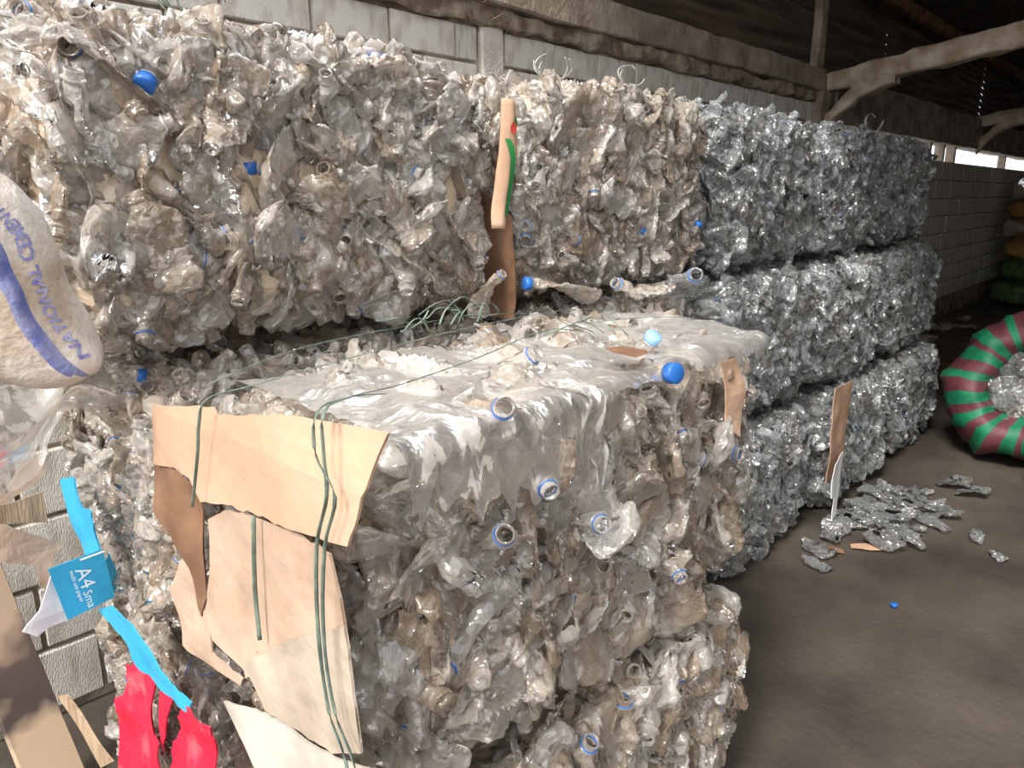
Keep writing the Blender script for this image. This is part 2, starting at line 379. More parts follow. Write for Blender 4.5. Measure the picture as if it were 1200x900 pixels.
SHAPES = {
    'flap': (0.45, [(1.147, 1.206), (0.963, 1.237), (0.953, 1.228), (0.777, 1.262), (0.594, 1.278), (0.654, 1.136), (0.759, 1.121), (0.942, 1.101), (1.021, 1.083), (1.049, 1.113), (1.096, 1.117), (1.185, 1.099)]),
    'curl': (0.46, [(1.212, 1.09), (1.12, 1.108), (1.06, 1.087), (1.056, 1.053), (1.067, 0.979), (1.06, 0.909), (1.08, 0.868), (1.11, 0.942), (1.15, 0.988), (1.233, 1.001)]),
    'main': (0.46, [(1.036, 1.046), (0.964, 1.083), (0.892, 1.096), (0.786, 1.105), (0.713, 1.101), (0.692, 1.052), (0.684, 0.987), (0.709, 0.963), (0.844, 0.901), (0.956, 0.814), (0.961, 0.826), (1.052, 0.837), (1.073, 0.874), (1.038, 0.975)]),
    'left': (0.465, [(1.207, 0.865), (1.127, 0.964), (1.081, 0.883), (1.069, 0.804), (0.975, 0.802), (0.985, 0.785), (1.182, 0.769)]),
    'grey': (0.452, [(0.94, 0.85), (0.826, 0.937), (0.68, 1.021), (0.669, 0.951), (0.655, 0.86), (0.721, 0.822), (0.891, 0.797)]),
    'pale': (0.457, [(1.033, 0.737), (0.927, 0.779), (0.854, 0.795), (0.729, 0.806), (0.638, 0.839), (0.664, 0.713), (0.861, 0.576)]),
    'red1': (0.455, [(1.425, 0.629), (1.326, 0.66), (1.401, 0.535), (1.381, 0.506), (1.312, 0.505), (1.347, 0.417), (1.417, 0.259), (1.523, 0.189), (1.561, 0.289), (1.551, 0.436)]),
    'red2': (0.46, [(1.294, 0.646), (1.249, 0.643), (1.289, 0.552), (1.319, 0.479), (1.325, 0.543)]),
    'red3': (0.455, [(1.195, 0.65), (1.076, 0.67), (1.104, 0.561), (1.176, 0.418), (1.345, 0.306), (1.289, 0.451), (1.244, 0.562)]),
    'bstrip': (0.465, [(1.712, 0.93), (1.637, 0.954), (1.612, 0.895), (1.563, 0.901), (1.562, 0.817), (1.637, 0.766), (1.7, 0.86)]),
    'blong': (0.455, [(1.584, 0.677), (1.486, 0.726), (1.383, 0.727), (1.313, 0.708), (1.233, 0.674), (1.162, 0.667), (1.181, 0.64), (1.261, 0.634), (1.371, 0.635), (1.445, 0.658)]),
    'stick': (0.44, [(1.918, 0.312), (1.858, 0.342), (1.599, 0.299), (1.666, 0.248)]),
    'strapA': (0.435, [(0.612, 1.288), (0.629, 1.266), (0.658, 1.201), (0.685, 1.131), (0.694, 1.017), (0.683, 0.918), (0.654, 0.862), (0.632, 0.751)]),
    'strapB': (0.44, [(0.937, 1.254), (0.973, 1.174), (1.008, 1.085)]),
    'strapC': (0.44, [(0.86, 1.111), (0.874, 1.003), (0.874, 0.922)]),
    'strapD': (0.437, [(0.623, 1.276), (0.651, 1.202), (0.678, 1.132), (0.692, 1.017), (0.679, 0.919), (0.646, 0.865), (0.618, 0.76)]),
    'slit': (0.44, [(0.685, 1.118), (0.714, 1.093)]),
    'bbox': (1.55, [(0.375, 0.813), (0.477, 0.816), (0.488, 0.702), (0.394, 0.695)], 1),
    'white': (1.57, [(0.384, 0.799), (0.399, 0.682), (0.371, 0.682), (0.344, 0.67), (0.321, 0.693), (0.352, 0.729)], 1),
    'scrapA': (1.72, [(0.294, 0.91), (0.355, 0.931), (0.4, 0.979), (0.445, 0.999), (0.435, 0.956), (0.4, 0.928), (0.351, 0.906), (0.287, 0.867)], 1),
    'scrapB': (1.76, [(0.301, 0.896), (0.375, 0.891), (0.44, 0.9), (0.438, 0.827), (0.354, 0.852), (0.293, 0.843)], 1),
    'scrapC': (1.66, [(0.28, 0.906), (0.347, 0.88), (0.401, 0.836), (0.44, 0.803), (0.417, 0.782), (0.4, 0.711), (0.383, 0.728), (0.385, 0.775), (0.322, 0.809), (0.265, 0.81)], 1),
    'tan': (0.66, [(1.341, 1.199), (1.415, 1.194), (1.452, 1.115), (1.444, 1.019), (1.384, 1.056), (1.365, 1.132)], 1),
}

def sheet_mesh(name, shape, thick=.003, amp=.008, step=.03, freq=9, seed=0, dx=0, offset=None, jag=.0022):
    """cut or torn card: outline in the YZ plane at X, buckled by noise, with thickness"""
    yp = len(shape) == 3; X, pts = shape[0], shape[1]
    if len(pts) > 4:   # torn, uneven edges
        rg = random.Random(seed + len(pts)); q = []
        for i, (a0, b0) in enumerate(pts):
            a1, b1 = pts[(i + 1) % len(pts)]; L_ = math.hypot(a1 - a0, b1 - b0); k_ = max(1, int(L_ / .014)); q.append((a0, b0))
            rag = jag * rg.choice((.2, .6, 1.3))
            for j in range(1, k_):
                t = j / k_; e = rg.uniform(-1, 1) * rag; q.append((a0 + (a1 - a0) * t - (b1 - b0) / L_ * e, b0 + (b1 - b0) * t + (a1 - a0) / L_ * e))
        pts = q
    bm = bmesh.new(); vs_ = [bm.verts.new((X + dx, y, z)) for y, z in pts]
    f = bm.faces.new(vs_); bmesh.ops.triangulate(bm, faces=[f]); grid_cut(bm, step, (1, 2))
    bmesh.ops.triangulate(bm, faces=bm.faces[:])
    for v in bm.verts:
        k = nv((0, v.co.y, v.co.z), freq, seed); v.co.x += k.x * amp
        if offset: v.co.x += offset(v.co.y, v.co.z)
    bmesh.ops.recalc_face_normals(bm, faces=bm.faces[:])
    bm.verts.index_update(); A_ = [v.co.copy() for v in bm.verts]; FF = [tuple(v.index for v in f.verts) for f in bm.faces]
    if bm.faces[0].normal.x > 0: FF = [f[::-1] for f in FF]
    BE = [tuple(v.index for v in e.verts) for e in bm.edges if len(e.link_faces) == 1]; bm.free(); n_ = len(A_)
    V_ = A_ + [v + Vector((thick, 0, 0)) for v in A_]
    if yp: V_ = [Vector((v.y, v.x, v.z)) for v in V_]
    return mesh(name, V_, FF + [tuple(i + n_ for i in f[::-1]) for f in FF] + [(a, b, b + n_, a + n_) for a, b in BE])
def text_mesh(txt, size, mapf, bold=0):
    """lettering mapped onto a surface: mapf(u, v) -> point; u along the line, v up"""
    cu = bpy.data.curves.new('t', 'FONT'); cu.body = txt; cu.size = size; cu.extrude = 0; cu.offset = bold; cu.resolution_u = 2
    o = bpy.data.objects.new('t', cu); me = bpy.data.meshes.new_from_object(o)
    bm = bmesh.new(); bm.from_mesh(me); grid_cut(bm, size * .3, (0, 1))
    for v in bm.verts: v.co = mapf(v.co.x, v.co.y)
    out = bpy.data.meshes.new('lettering'); bm.to_mesh(out); bm.free()
    bpy.data.objects.remove(o); bpy.data.curves.remove(cu)
    return out

# ================================================================== SETTING
WY = 2.3
def plane(name, x0, x1, y0, y1, z, key, step=None, amp=0):
    nx = int((x1 - x0) / step) if step else 1; ny = int((y1 - y0) / step) if step else 1
    V = [(x0 + (x1 - x0) * i / nx, y0 + (y1 - y0) * j / ny, z + (noise.noise(Vector((i * .37, j * .37, 0))) * amp if amp else 0)) for i in range(nx + 1) for j in range(ny + 1)]
    F = [(i * (ny + 1) + j, (i + 1) * (ny + 1) + j, (i + 1) * (ny + 1) + j + 1, i * (ny + 1) + j + 1) for i in range(nx) for j in range(ny)]
    return link(name, mesh(name, V, F, bool(step)), mats=key)
tag(plane('floor', -8, 20, -8, WY + .1, 0.0, 'floor', .15, .006), kind='structure')
# back wall: recessed mortar backing carrying single blocks
wall = tag(link('wall_back', box_mesh('wall_back', -4, 5.82, WY + .012, WY + .16, 0, 2.20), mats='mortar'), kind='structure')
wall2 = tag(link('wall_back.001', box_mesh('wall_back2', 6.12, 18, WY + .012, WY + .16, 0, 1.86), mats='mortar'), kind='structure')
wr = random.Random(5)
bmeshes = []
for i in range(10):
    me = box_mesh('concrete_block', 0, 1, 0, .05, 0, .185, .006); me.materials.append(M['block']); bmeshes.append(me)
def blocks(parent, xs, z0, z1, h):
    z = z0; k = 0
    while z < z1 - .02:
        x = xs[0] + (0 if k % 2 else -.16)
        x = xs[0]
        off = 0 if k % 2 == 0 else .16
        x = xs[0] - off
        while x < xs[1]:
            wd = .325 + wr.uniform(-.012, .012); a = max(x, xs[0]); b = min(x + wd, xs[1])
            if b - a > .06:
                o = bpy.data.objects.new('concrete_block', wr.choice(bmeshes)); col.objects.link(o); o.parent = parent
                o.location = (a + .007, WY - wr.uniform(0, .006), z + .006); o.scale = (b - a - .014, 1, (min(h, z1 - z) - .012) / .185)
                o.rotation_euler = (0, wr.uniform(-.006, .006), wr.uniform(-.004, .004))
            x += wd
        z += h; k += 1
blocks(wall, (-.9, 2.33), 1.43, 2.17, .2)
blocks(wall, (2.49, 5.82), 1.63, 2.17, .2)
blocks(wall, (-.3, .95), 0.03, 1.43, .2)
blocks(wall2, (9.2, 17.2), .26, 1.86, .2)
def fill_blocks(name, xs, z0, z1):   # the rest of the same courses, hidden behind the bales
    V = []; F = []
    z = z0
    while z < z1 - .05:
        x = xs[0]
        while x < xs[1] - .1:
            a, b, c, d = x + .007, min(x + .32, xs[1]) - .007, z + .006, z + .194
            o = len(V); V += [(a, WY + .02, c), (b, WY + .02, c), (b, WY + .02, d), (a, WY + .02, d), (a + .004, WY - .002, c + .004), (b - .004, WY - .002, c + .004), (b - .004, WY - .002, d - .004), (a + .004, WY - .002, d - .004)]
            F += [(o + 4, o + 5, o + 6, o + 7), (o, o + 1, o + 5, o + 4), (o + 1, o + 2, o + 6, o + 5), (o + 2, o + 3, o + 7, o + 6), (o + 3, o, o + 4, o + 7)]
            x += .325
        z += .2
    return mesh(name, V, F)
tag(link('block_courses', fill_blocks('bc', (.96, 5.8), .03, 1.62), wall, mats='block'), kind='stuff')
tag(link('block_courses', fill_blocks('bc2', (6.15, 9.15), .26, 1.84), wall2, mats='block'), kind='stuff')
# pilasters
tag(link('trim_1', box_mesh('pilaster', 2.345, 2.475, WY - .012, WY + .1, 0, 2.2, .008, .004, .08), mats='block'), kind='structure')
tag(link('trim_2', box_mesh('pilaster', 5.84, 6.12, WY - .06, WY + .16, 0, 2.36, .01, .008, .08), mats='beam'), kind='structure')
# ring beam with ragged underside
tag(link('trim_3', box_mesh('ring_beam', -4, 5.84, WY - .07, WY + .16, 2.245, 2.39, .008, .012, .07), mats='beam'), kind='structure')
tag(link('trim_4', box_mesh('ring_beam', 6.12, 18, WY - .07, WY + .16, 2.04, 2.39, .008, .012, .12), mats='beam'), kind='structure')
V = []; F = []   # squeezed-out mortar lumps under the beam
mo = box_mesh('mortar_bed', -4, 5.84, WY - .035, WY + .1, 2.17, 2.25, .01, .03, .05, 3)
mo_o = tag(link('mortar_bed', mo, mats='mortar'), kind='structure'); mo_o.name = 'trim_5'
# little stubs holding the beam over the slit of daylight
for i, x in enumerate((7.9, 9.2, 9.75, 10.25, 13.2, 15.6)):
    tag(link('trim_%d' % (6 + i), box_mesh('stub', x, x + .06, WY + .02, WY + .12, 1.84, 2.06, .005), mats='beam'), kind='structure')
# corrugated siding, ribs along X
def corrugated(name, x0, x1, z0, z1, y, pitch, amp, key):
    V = []; F = []; n = int((z1 - z0) / pitch * 6); nx = 3
    for j in range(n + 1):
        z = z0 + (z1 - z0) * j / n
        for i in range(nx + 1): V.append((x0 + (x1 - x0) * i / nx, y + amp * math.sin(2 * PI * z / pitch), z))
    for j in range(n):
        for i in range(nx): F.append((j * (nx + 1) + i, j * (nx + 1) + i + 1, (j + 1) * (nx + 1) + i + 1, (j + 1) * (nx + 1) + i))
    return link(name, mesh(name, V, F, True), mats=key)
x = -.2; i = 0
siding = tag(bpy.data.objects.new('wall_back_siding', None), kind='structure'); col.objects.link(siding)
while x < 18:
    s = corrugated('siding_sheet', x, x + 1.95, 2.36, 3.12, WY + .03 + (i % 2) * .01, .075, .011, 'metal'); s.parent = siding
    x += 1.9; i += 1
# roof over everything but the open left end, falling towards the wall
def roof_z(y): return 3.05 + (WY - y) * .2
V = []; F = []; n = 150; x0 = 2.2; x1 = 18.2
for i in range(n + 1):
    x = x0 + (x1 - x0) * i / n
    for y in (-3.2, WY + .3): V.append((x, y, roof_z(y) + .02 * (i % 2)))
F = [(2 * i, 2 * i + 2, 2 * i + 3, 2 * i + 1) for i in range(n)]
tag(link('ceiling', mesh('ceiling', V, F), mats='roof'), kind='structure')
for k, y in enumerate((2.15, 1.2, .2, -1, -2.4)):
    tag(link('trim_%d' % (20 + k), box_mesh('purlin', 2.2, 18, y - .03, y + .03, roof_z(y) - .11, roof_z(y) - .01, .004, .01, .25), mats='rust'), kind='structure')
tag(link('wall_right', box_mesh('wall_right', 18, 18.15, -7, WY + .1, 0, 5), mats='block'), kind='structure')
tag(link('wall_front_light_block', box_mesh('wall_front_light_block', .6, 18, -3.2, -3.05, 0, 4.1), mats='beam'), kind='structure')  # unseen wall, added to cut sky light from the front side
# vertical post above the pilaster
tag(link('trim_30', box_mesh('post', 5.78, 5.90, WY - .03, WY + .03, 2.38, 3.1, .006, .006, .1), mats='beam'), kind='structure')
# rough rafters springing from the wall
def rafter(name, X, pts, width, seed, key='rafter', knee=None):
    V = []; F = []; P = [Vector((X, y, z)) for y, z, h in pts]; Q = []
    for i in range(len(pts) - 1):
        for k in range(8):
            t = k / 8; Q.append([pts[i][j] * (1 - t) + pts[i + 1][j] * t for j in range(3)])
    Q.append(list(pts[-1])); s = 12
    for i, (y, z, h) in enumerate(Q):
        for k in range(s):
            a = 2 * PI * (k + .5) / s; cx, cz = math.cos(a), math.sin(a)
            sx_ = math.copysign(abs(cx) ** .35, cx) * width / 2; sz_ = math.copysign(abs(cz) ** .35, cz) * h / 2
            p = Vector((X + sx_, y, z + sz_)); p += nv(p, 9, seed) * .022; V.append(p)
    for i in range(len(Q) - 1):
        for k in range(s): F.append((i * s + k, i * s + (k + 1) % s, (i + 1) * s + (k + 1) % s, (i + 1) * s + k))
    F.append(tuple(range(s))); F.append(tuple((len(Q) - 1) * s + k for k in range(s))[::-1])
    return link(name, mesh(name, V, F, True), mats=key)
def rafter_pair(X, nm, dz, k1, k2):
    a = rafter(nm, X, [(2.34, 2.30 + dz, .13), (1.8, 2.38 + dz, .15), (1.3, 2.455 + dz, .15), (.8, 2.54 + dz, .16), (-.4, 2.70 + dz, .16), (-2.4, 2.95 + dz, .16)], .16, k1)
    b = rafter(nm + '_haunch', X, [(2.26, 1.99 + dz, .12), (2.16, 2.12 + dz, .12), (2.02, 2.25 + dz, .13), (1.78, 2.33 + dz, .12)], .14, k2)
    b.parent = a; return tag(a, kind='structure')
rafter_pair(6.0, 'trim_40', 0, 3, 4).name = 'trim_40'
rafter_pair(11.0, 'trim_41', .05, 5, 6).name = 'trim_41'
rafter_pair(16.0, 'trim_42', .0, 7, 8).name = 'trim_42'
# dry cobweb and twigs in the corner over the pilaster
V = []; F = []
for i in range(90):
    p = Vector((2.36 + wr.gauss(0, .07), WY - .05, 2.27 + wr.gauss(0, .035))); d = rand_dir(wr) * wr.uniform(.02, .07); q = p + d; q.y = min(q.y, WY - .02); u = Vector((0, 0, .0016)); o = len(V)
    V += [p - u, p + u, q + u, q - u]; F.append((o, o + 1, o + 2, o + 3))
tw = link('twig_clump', mesh('twigs', V, F), mats='twig'); tag(tw, 'dry twigs and cobweb caught under the beam above the whitewashed pilaster', 'twigs', kind='stuff')

# ================================================================== BALES
W1 = {'-y': 60, '+z': 18, '-x': 18, '+x': 4}
bale(.36, 1.42, 1.29, 1.93, 1.235, 1.83, 'pet_warm', 'large bright bale of crushed clear bottles, top row at far left beside the cement sack', W1, seed=1, big=1.05)
b2 = bale(1.46, 2.50, 1.29, 1.93, 1.225, 1.84, 'pet_warm', 'brownish bale on the top row with a printed cardboard strip at its left end', {'-y': 62, '+z': 16, '-x': 22}, seed=2)
WB = {'-y': 80, '+z': 20}
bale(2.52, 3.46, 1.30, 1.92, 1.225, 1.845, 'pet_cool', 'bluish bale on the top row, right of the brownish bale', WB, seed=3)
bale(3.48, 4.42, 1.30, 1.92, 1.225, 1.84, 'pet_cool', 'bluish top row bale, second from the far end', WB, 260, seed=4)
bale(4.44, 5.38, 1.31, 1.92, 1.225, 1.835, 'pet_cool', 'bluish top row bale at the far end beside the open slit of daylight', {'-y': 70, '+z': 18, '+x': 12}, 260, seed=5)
bale(.53, 1.47, 1.28, 1.93, .615, 1.225, 'pet_warm', 'middle row bale at the left end holding the blue carton scraps', {'-x': 70, '+z': 15, '-y': 15}, 300, seed=6)
bale(1.49, 2.42, 1.28, 1.93, .615, 1.22, 'pet_warm', 'middle row bale hidden behind the front stack', {'-y': 50, '+z': 50}, 60, seed=7)
WM = {'-y': 100}
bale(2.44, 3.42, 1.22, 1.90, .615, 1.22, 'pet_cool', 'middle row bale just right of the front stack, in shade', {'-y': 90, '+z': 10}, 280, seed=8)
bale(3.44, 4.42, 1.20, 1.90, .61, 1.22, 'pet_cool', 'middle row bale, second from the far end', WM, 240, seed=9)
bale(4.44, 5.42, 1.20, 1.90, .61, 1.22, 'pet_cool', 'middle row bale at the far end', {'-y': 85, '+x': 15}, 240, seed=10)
bale(.53, 1.47, 1.28, 1.93, .0, .61, 'pet_warm', 'bottom row bale at the left end behind the red carton scraps', {'-x': 85, '-y': 15}, 220, seed=11)
bale(1.49, 2.42, 1.24, 1.93, .0, .61, 'pet_warm', 'bottom row bale hidden behind the front stack', {'-y': 100}, 40, seed=12)
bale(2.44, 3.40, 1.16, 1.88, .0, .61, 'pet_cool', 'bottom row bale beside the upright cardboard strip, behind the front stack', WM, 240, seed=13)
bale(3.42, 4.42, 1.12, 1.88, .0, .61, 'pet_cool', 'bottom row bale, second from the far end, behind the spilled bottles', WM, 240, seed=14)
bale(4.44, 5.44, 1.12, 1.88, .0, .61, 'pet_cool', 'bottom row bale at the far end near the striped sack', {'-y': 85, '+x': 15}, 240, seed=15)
fb = bale(.50, 1.66, .68, 1.24, .615, 1.225, 'pet_front', 'nearest bale, strapped with green bands and faced with tan cardboard', {'-y': 50, '+z': 30, '-x': 16, '+x': 4}, 300, seed=16, big=1.22)
fl = bale(.49, 1.68, .66, 1.24, .0, .61, 'pet_front', 'lower front bale standing on the floor under the nearest bale', {'-y': 75, '-x': 25}, 300, seed=17, big=1.2)

# parts of the nearest bale ------------------------------------------------
fbi = Vector((-fb.location.x, -fb.location.y, -fb.location.z))
def part(name, me, root, mats, label=None, kind=None):
    o = link(name, me, root, mats=mats); o.location = -Vector(root.location)
    return tag(o, label, kind=kind)
def fold(y, z):   # the flap bends over the top edge of the bale
    return max(0, z - 1.215) * .2
part('cardboard_sheet', sheet_mesh('flap', SHAPES['flap'], .004, .006, .03, 5, 1, 0, fold), fb, 'card', 'clean tan cardboard flap')
part('cardboard_sheet', sheet_mesh('curl', SHAPES['curl'], .003, .012, .02, 12, 2), fb, 'card_dark', 'dark brown curled cardboard')
part('cardboard_sheet', sheet_mesh('main', SHAPES['main'], .004, .008, .03, 7, 3), fb, 'card_pale', 'pale creased cardboard')
part('cardboard_sheet', sheet_mesh('left', SHAPES['left'], .003, .010, .02, 12, 4), fb, 'card_pale', 'torn pale cardboard sliver')
part('cardboard_sheet', sheet_mesh('grey', SHAPES['grey'], .004, .007, .03, 7, 5), fb, 'card_grey', 'grimy grey cardboard')
part('cardboard_sheet', sheet_mesh('pale', SHAPES['pale'], .004, .008, .03, 7, 6), fb, 'card_white', 'whitish cardboard at the bottom')
def strap(pts, root, r=.0024, flat=.35, key='strap'):
    return part('strap', tube('strap', pts, r, 6, flat), root, key)
A = [(SHAPES['strapA'][0], y, z) for y, z in SHAPES['strapA'][1]][2:]
top = [(1.675, .87, 1.05), (1.665, .865, 1.16), (1.62, .86, 1.225), (1.40, .885, 1.255), (1.12, .92, 1.260), (.85, .84, 1.262), (.62, .755, 1.275), (.50, .70, 1.292), (.440, .672, 1.292), (.428, .660, 1.25)]
strap(top + [(x - .008, y, z) for x, y, z in A], fb)
strap([(.58, .745, 1.27), (.50, .705, 1.290), (.438, .682, 1.290), (.426, .672, 1.245)] + [(.430, y - .004, z) for y, z in SHAPES['strapD'][1][1:]], fb)
strap([(1.62, 1.06, 1.22), (1.4, 1.07, 1.255), (1.07, 1.05, 1.262), (.85, 1.02, 1.262), (.62, .97, 1.262), (.50, .94, 1.262), (.440, .945, 1.255), (.430, .955, 1.22)] + [(.432, y, z) for y, z in SHAPES['strapB'][1][1:]], fb)
strap([(1.5, 1.17, 1.22), (1.2, 1.17, 1.255), (.95, 1.17, 1.258), (.7, 1.14, 1.256), (.52, 1.10, 1.235)], fb)
strap([(.446, y, z) for y, z in SHAPES['strapC'][1]], fb, .003)
for k in range(5):    # cut tails of the knot
    a = wr.uniform(-.5, .3)
    strap([(1.10, .915, 1.252), (1.10 + .03, .905 - .01 * k, 1.262 + .004 * k), (1.14 + .01 * k, .885 - .012 * k, 1.262 + .008 * k), (1.165 + .006 * k, .87 - .022 * k, 1.258)], fb, .0035)
for k in range(9):    # tangle of strap ends near the wall bales
    p = Vector((1.0 + wr.uniform(-.07, .12), 1.13 + wr.uniform(-.03, .03), 1.255)); pts = [p.copy()]
    d = Vector((wr.uniform(-.6, .6), wr.uniform(-.3, .3), 1)).normalized(); ax = Vector((wr.uniform(-.4, .4), -1 if k % 2 else 1, wr.uniform(-.3, .3))).normalized()
    for j in range(wr.randint(4, 7)):
        d = Matrix.Rotation(wr.uniform(.35, 1.0), 3, ax) @ d; p = p + d * wr.uniform(.022, .04)
        p.z = max(p.z, 1.25 + .004 * k); pts.append(p.copy())
    part('strap', tube('strap', pts, .003, 6, .45), fb, 'strap')
# wrinkled clear film lying over the top and hanging over the front
def film(name, f, nu, nv_, root, seed, key='film', label='crumpled clear film'):
    V = []; F = []
    for i in range(nu + 1):
        for j in range(nv_ + 1):
            p = Vector(f(i / nu, j / nv_)); V.append(p + nv(p, 9, seed) * .014 + nv(p, 22, seed) * .008 + nv(p, 50, seed + 1) * .003)
    for i in range(nu):
        for j in range(nv_): F.append((i * (nv_ + 1) + j, (i + 1) * (nv_ + 1) + j, (i + 1) * (nv_ + 1) + j + 1, i * (nv_ + 1) + j + 1))
    return part(name, mesh(name, V, F, True), root, key, label)
def drape(xa, xb, ya, hang, z=1.226, yf=.665):
    def f(u, v):
        e = .5 + .5 * noise.noise(Vector((u * 3, xa, 2)))
        e = e * .5 + .5 * abs(noise.noise(Vector((u * 11, xa, 7)))) * 1.6; L = (ya - yf) + hang * (.1 + .9 * e); s = v * L; x = xa + (xb - xa) * u + .02 * math.sin(v * 5)
        if s < ya - yf - .02: return (x, ya - s, z + .004 * math.sin(x * 20))
        s2 = s - (ya - yf - .02); a = min(s2 / .05, 1) * PI / 2
        return (x, yf + .02 - .03 * math.sin(a), z - .03 * (1 - math.cos(a)) - max(0, s2 - .05))
    return f
film('plastic_film', drape(.56, .96, 1.10, .22), 40, 50, fb, 1)
film('plastic_film', drape(.93, 1.33, 1.02, .03), 40, 44, fb, 2)
film('plastic_film', drape(1.27, 1.58, 1.10, .07), 36, 46, fb, 3)
mb = bpy.data.objects['plastic_bale.005']
film('plastic_film', lambda u, v: (.27 + .27 * u, 1.44 + .12 * u + .03 * math.sin(9 * v), 1.235 - (.17 + .05 * math.sin(u * 7)) * v), 30, 24, mb, 5, label='clear film hanging off the end')
# the blue capped bottle and the brown label scrap that show on the front edge
def aim(root, key, vi, world, thin, lng, s, extra, name='crushed_bottle'):
    return put_bottle(root, key, vi, Vector(world) - Vector(root.location), basis(Vector(thin), Vector(lng)), s, extra, name)
nb = geos[3][2].translation
def cap_at(root, world, lng, s, extra, vi=3, key='pet_front'):
    m3 = basis(Vector((.2, .1, 1)), Vector(lng)); c = Vector(world) - (m3 @ geos[vi][2].translation) * s
    return put_bottle(root, key, vi, c - Vector(root.location), m3, s, extra)
cap_at(fb, (1.13, .655, 1.215), (-.35, -.9, .1), 1.15, 'blue')
cap_at(fb, (1.22, .75, 1.245), (-.2, -.7, .5), 1.0, 'pale', 5)
for wpos, l in (((.80, .655, 1.10), (-.4, -.8, .2)), ((.70, .65, 1.06), (-.5, -.8, .3)), ((.93, .65, 1.00), (-.5, -.8, .1)), ((.72, .67, 1.235), (-.3, -.6, .6)), ((.93, .80, 1.255), (.2, -.6, .7)), ((1.42, .655, .99), (-.2, -.9, 0)), ((1.2, .65, .80), (-.5, -.7, -.3))):
    cap_at(fb, wpos, l, 1.1, 'ring', R.randrange(NV))
def flat_patch(ring, key, label, z):
    c = Vector((sum(p[0] for p in ring) / len(ring), sum(p[1] for p in ring) / len(ring), z + .004)); n_ = len(ring); V = [c]
    for k in (.5, 1): V += [c.lerp(Vector((x, y, z)), k) + nv((x, y, k), 30) * .004 for x, y in ring]
    F = [(0, 1 + i, 1 + (i + 1) % n_) for i in range(n_)] + [(1 + i, 1 + n_ + i, 1 + n_ + (i + 1) % n_, 1 + (i + 1) % n_) for i in range(n_)]
    part('paper_scrap', mesh('patch', V, F, True), fb, key, label)
flat_patch([(1.055, .675), (1.05, .72), (1.085, .76), (1.125, .75), (1.125, .70), (1.09, .67)], 'card_dark', 'brown paper scrap', 1.252)
part('cardboard_strip', sheet_mesh('strip', SHAPES['tan'], .003, .008, .02, 12, 4), fb, 'card', 'tan cardboard strip pressed in the right end')

# printed cardboard strip at the left end of the second top bale
strip = [(1.42, 1.27, 1.71), (1.44, 1.27, 1.45)]
def strip_surf(u, v):   # u across (0..1), v downward (0..1)
    z = 1.735 - v * .30; c = 1.378 + .012 * math.sin(v * 5) + (.02 * (1 - v)); wdt = .045 + .02 * math.sin(v * 3)
    return Vector((c + (u - .5) * wdt * 1.0, 1.275 + .03 * (u - .5) ** 2 - .008 * math.sin(u * 3), z))
V = []; F = []
for i in range(9):
    for j in range(25): V.append(strip_surf(i / 8, j / 24) + nv((i * .1, j * .1, 0), 2, 3) * .003)
for i in range(8):
    for j in range(24): F.append((i * 25 + j, i * 25 + j + 1, (i + 1) * 25 + j + 1, (i + 1) * 25 + j))
ms = mesh('strip', V, F, True)
o = part('printed_strip', ms, b2, 'card', 'tan printed cardboard strip with a green line'); o.modifiers.new('s', 'SOLIDIFY').thickness = .003
def decal(fn, us, vs_, key, name):
    V = []; F = []
    n = len(us)
    for (u0, u1), v in zip(us, vs_):
        for u in (u0, u1): V.append(fn(u, v) + Vector((0, -.0045, 0)))
    F = [(2 * i, 2 * i + 1, 2 * i + 3, 2 * i + 2) for i in range(n - 1)]
    d = link(name, mesh(name, V, F, True), o, mats=key); return d
decal(strip_surf, [(.10, .30), (.22, .48), (.38, .66), (.45, .72), (.48, .74), (.50, .74), (.5, .72)], [.30, .36, .45, .58, .7, .82, .9], 'print_green', 'green_line')
decal(strip_surf, [(.42, .50), (.30, .62), (.28, .6), (.36, .5)], [.17, .2, .23, .26], 'print_red', 'fruit_print')
decal(strip_surf, [(.52, .56), (.5, .72), (.55, .68)], [.13, .16, .2], 'print_green', 'leaf_print')
decal(strip_surf, [(.85, .95), (.8, 1.0), (.9, 1.0)], [.0, .04, .08], 'yellow', 'yellow_print')
me = sheet_mesh('gap_card', (1.44, [(1.30, 1.20), (1.75, 1.20), (1.75, 1.50), (1.40, 1.52), (1.31, 1.46), (1.30, 1.35)]), .003, .008, .05, 6, 4)
part('cardboard_sheet', me, b2, 'card_dark', 'brown cardboard in the gap')

# carton scraps wedged in the left end -------------------------------------
def scrap(name, shape, key, label, cat, **k):
    X, pts = SHAPES[shape][:2]; yp = len(SHAPES[shape]) == 3; cy = sum(p[0] for p in pts) / len(pts); z0 = min(p[1] for p in pts)
    o = link(name, sheet_mesh(name, (0, [(y - cy, z - z0) for y, z in pts]) + ((1,) if yp else ()), **k), mats=key, loc=(cy, X, z0) if yp else (X, cy, z0)); return tag(o, label, cat)
scrap('carton_scrap', 'bstrip', 'sky_blue', 'narrow crumpled blue carton strip above the blue A4 box corner', 'carton scrap', amp=.012, freq=14, seed=3, step=.02)
scrap('carton_scrap', 'blong', 'sky_blue', 'long diagonal blue carton strip below the blue A4 box corner', 'carton scrap', amp=.010, freq=14, seed=4, step=.02)
scrap('carton_scrap', 'white', 'paper', 'crumpled white paper hanging left of the blue A4 box corner', 'paper', amp=.02, freq=14, seed=5, step=.02)
scrap('carton_scrap', 'red1', 'red', 'larger red carton scrap, leftmost and tallest of the red pieces', 'carton scrap', amp=.022, freq=12, seed=6, step=.015, jag=.008)
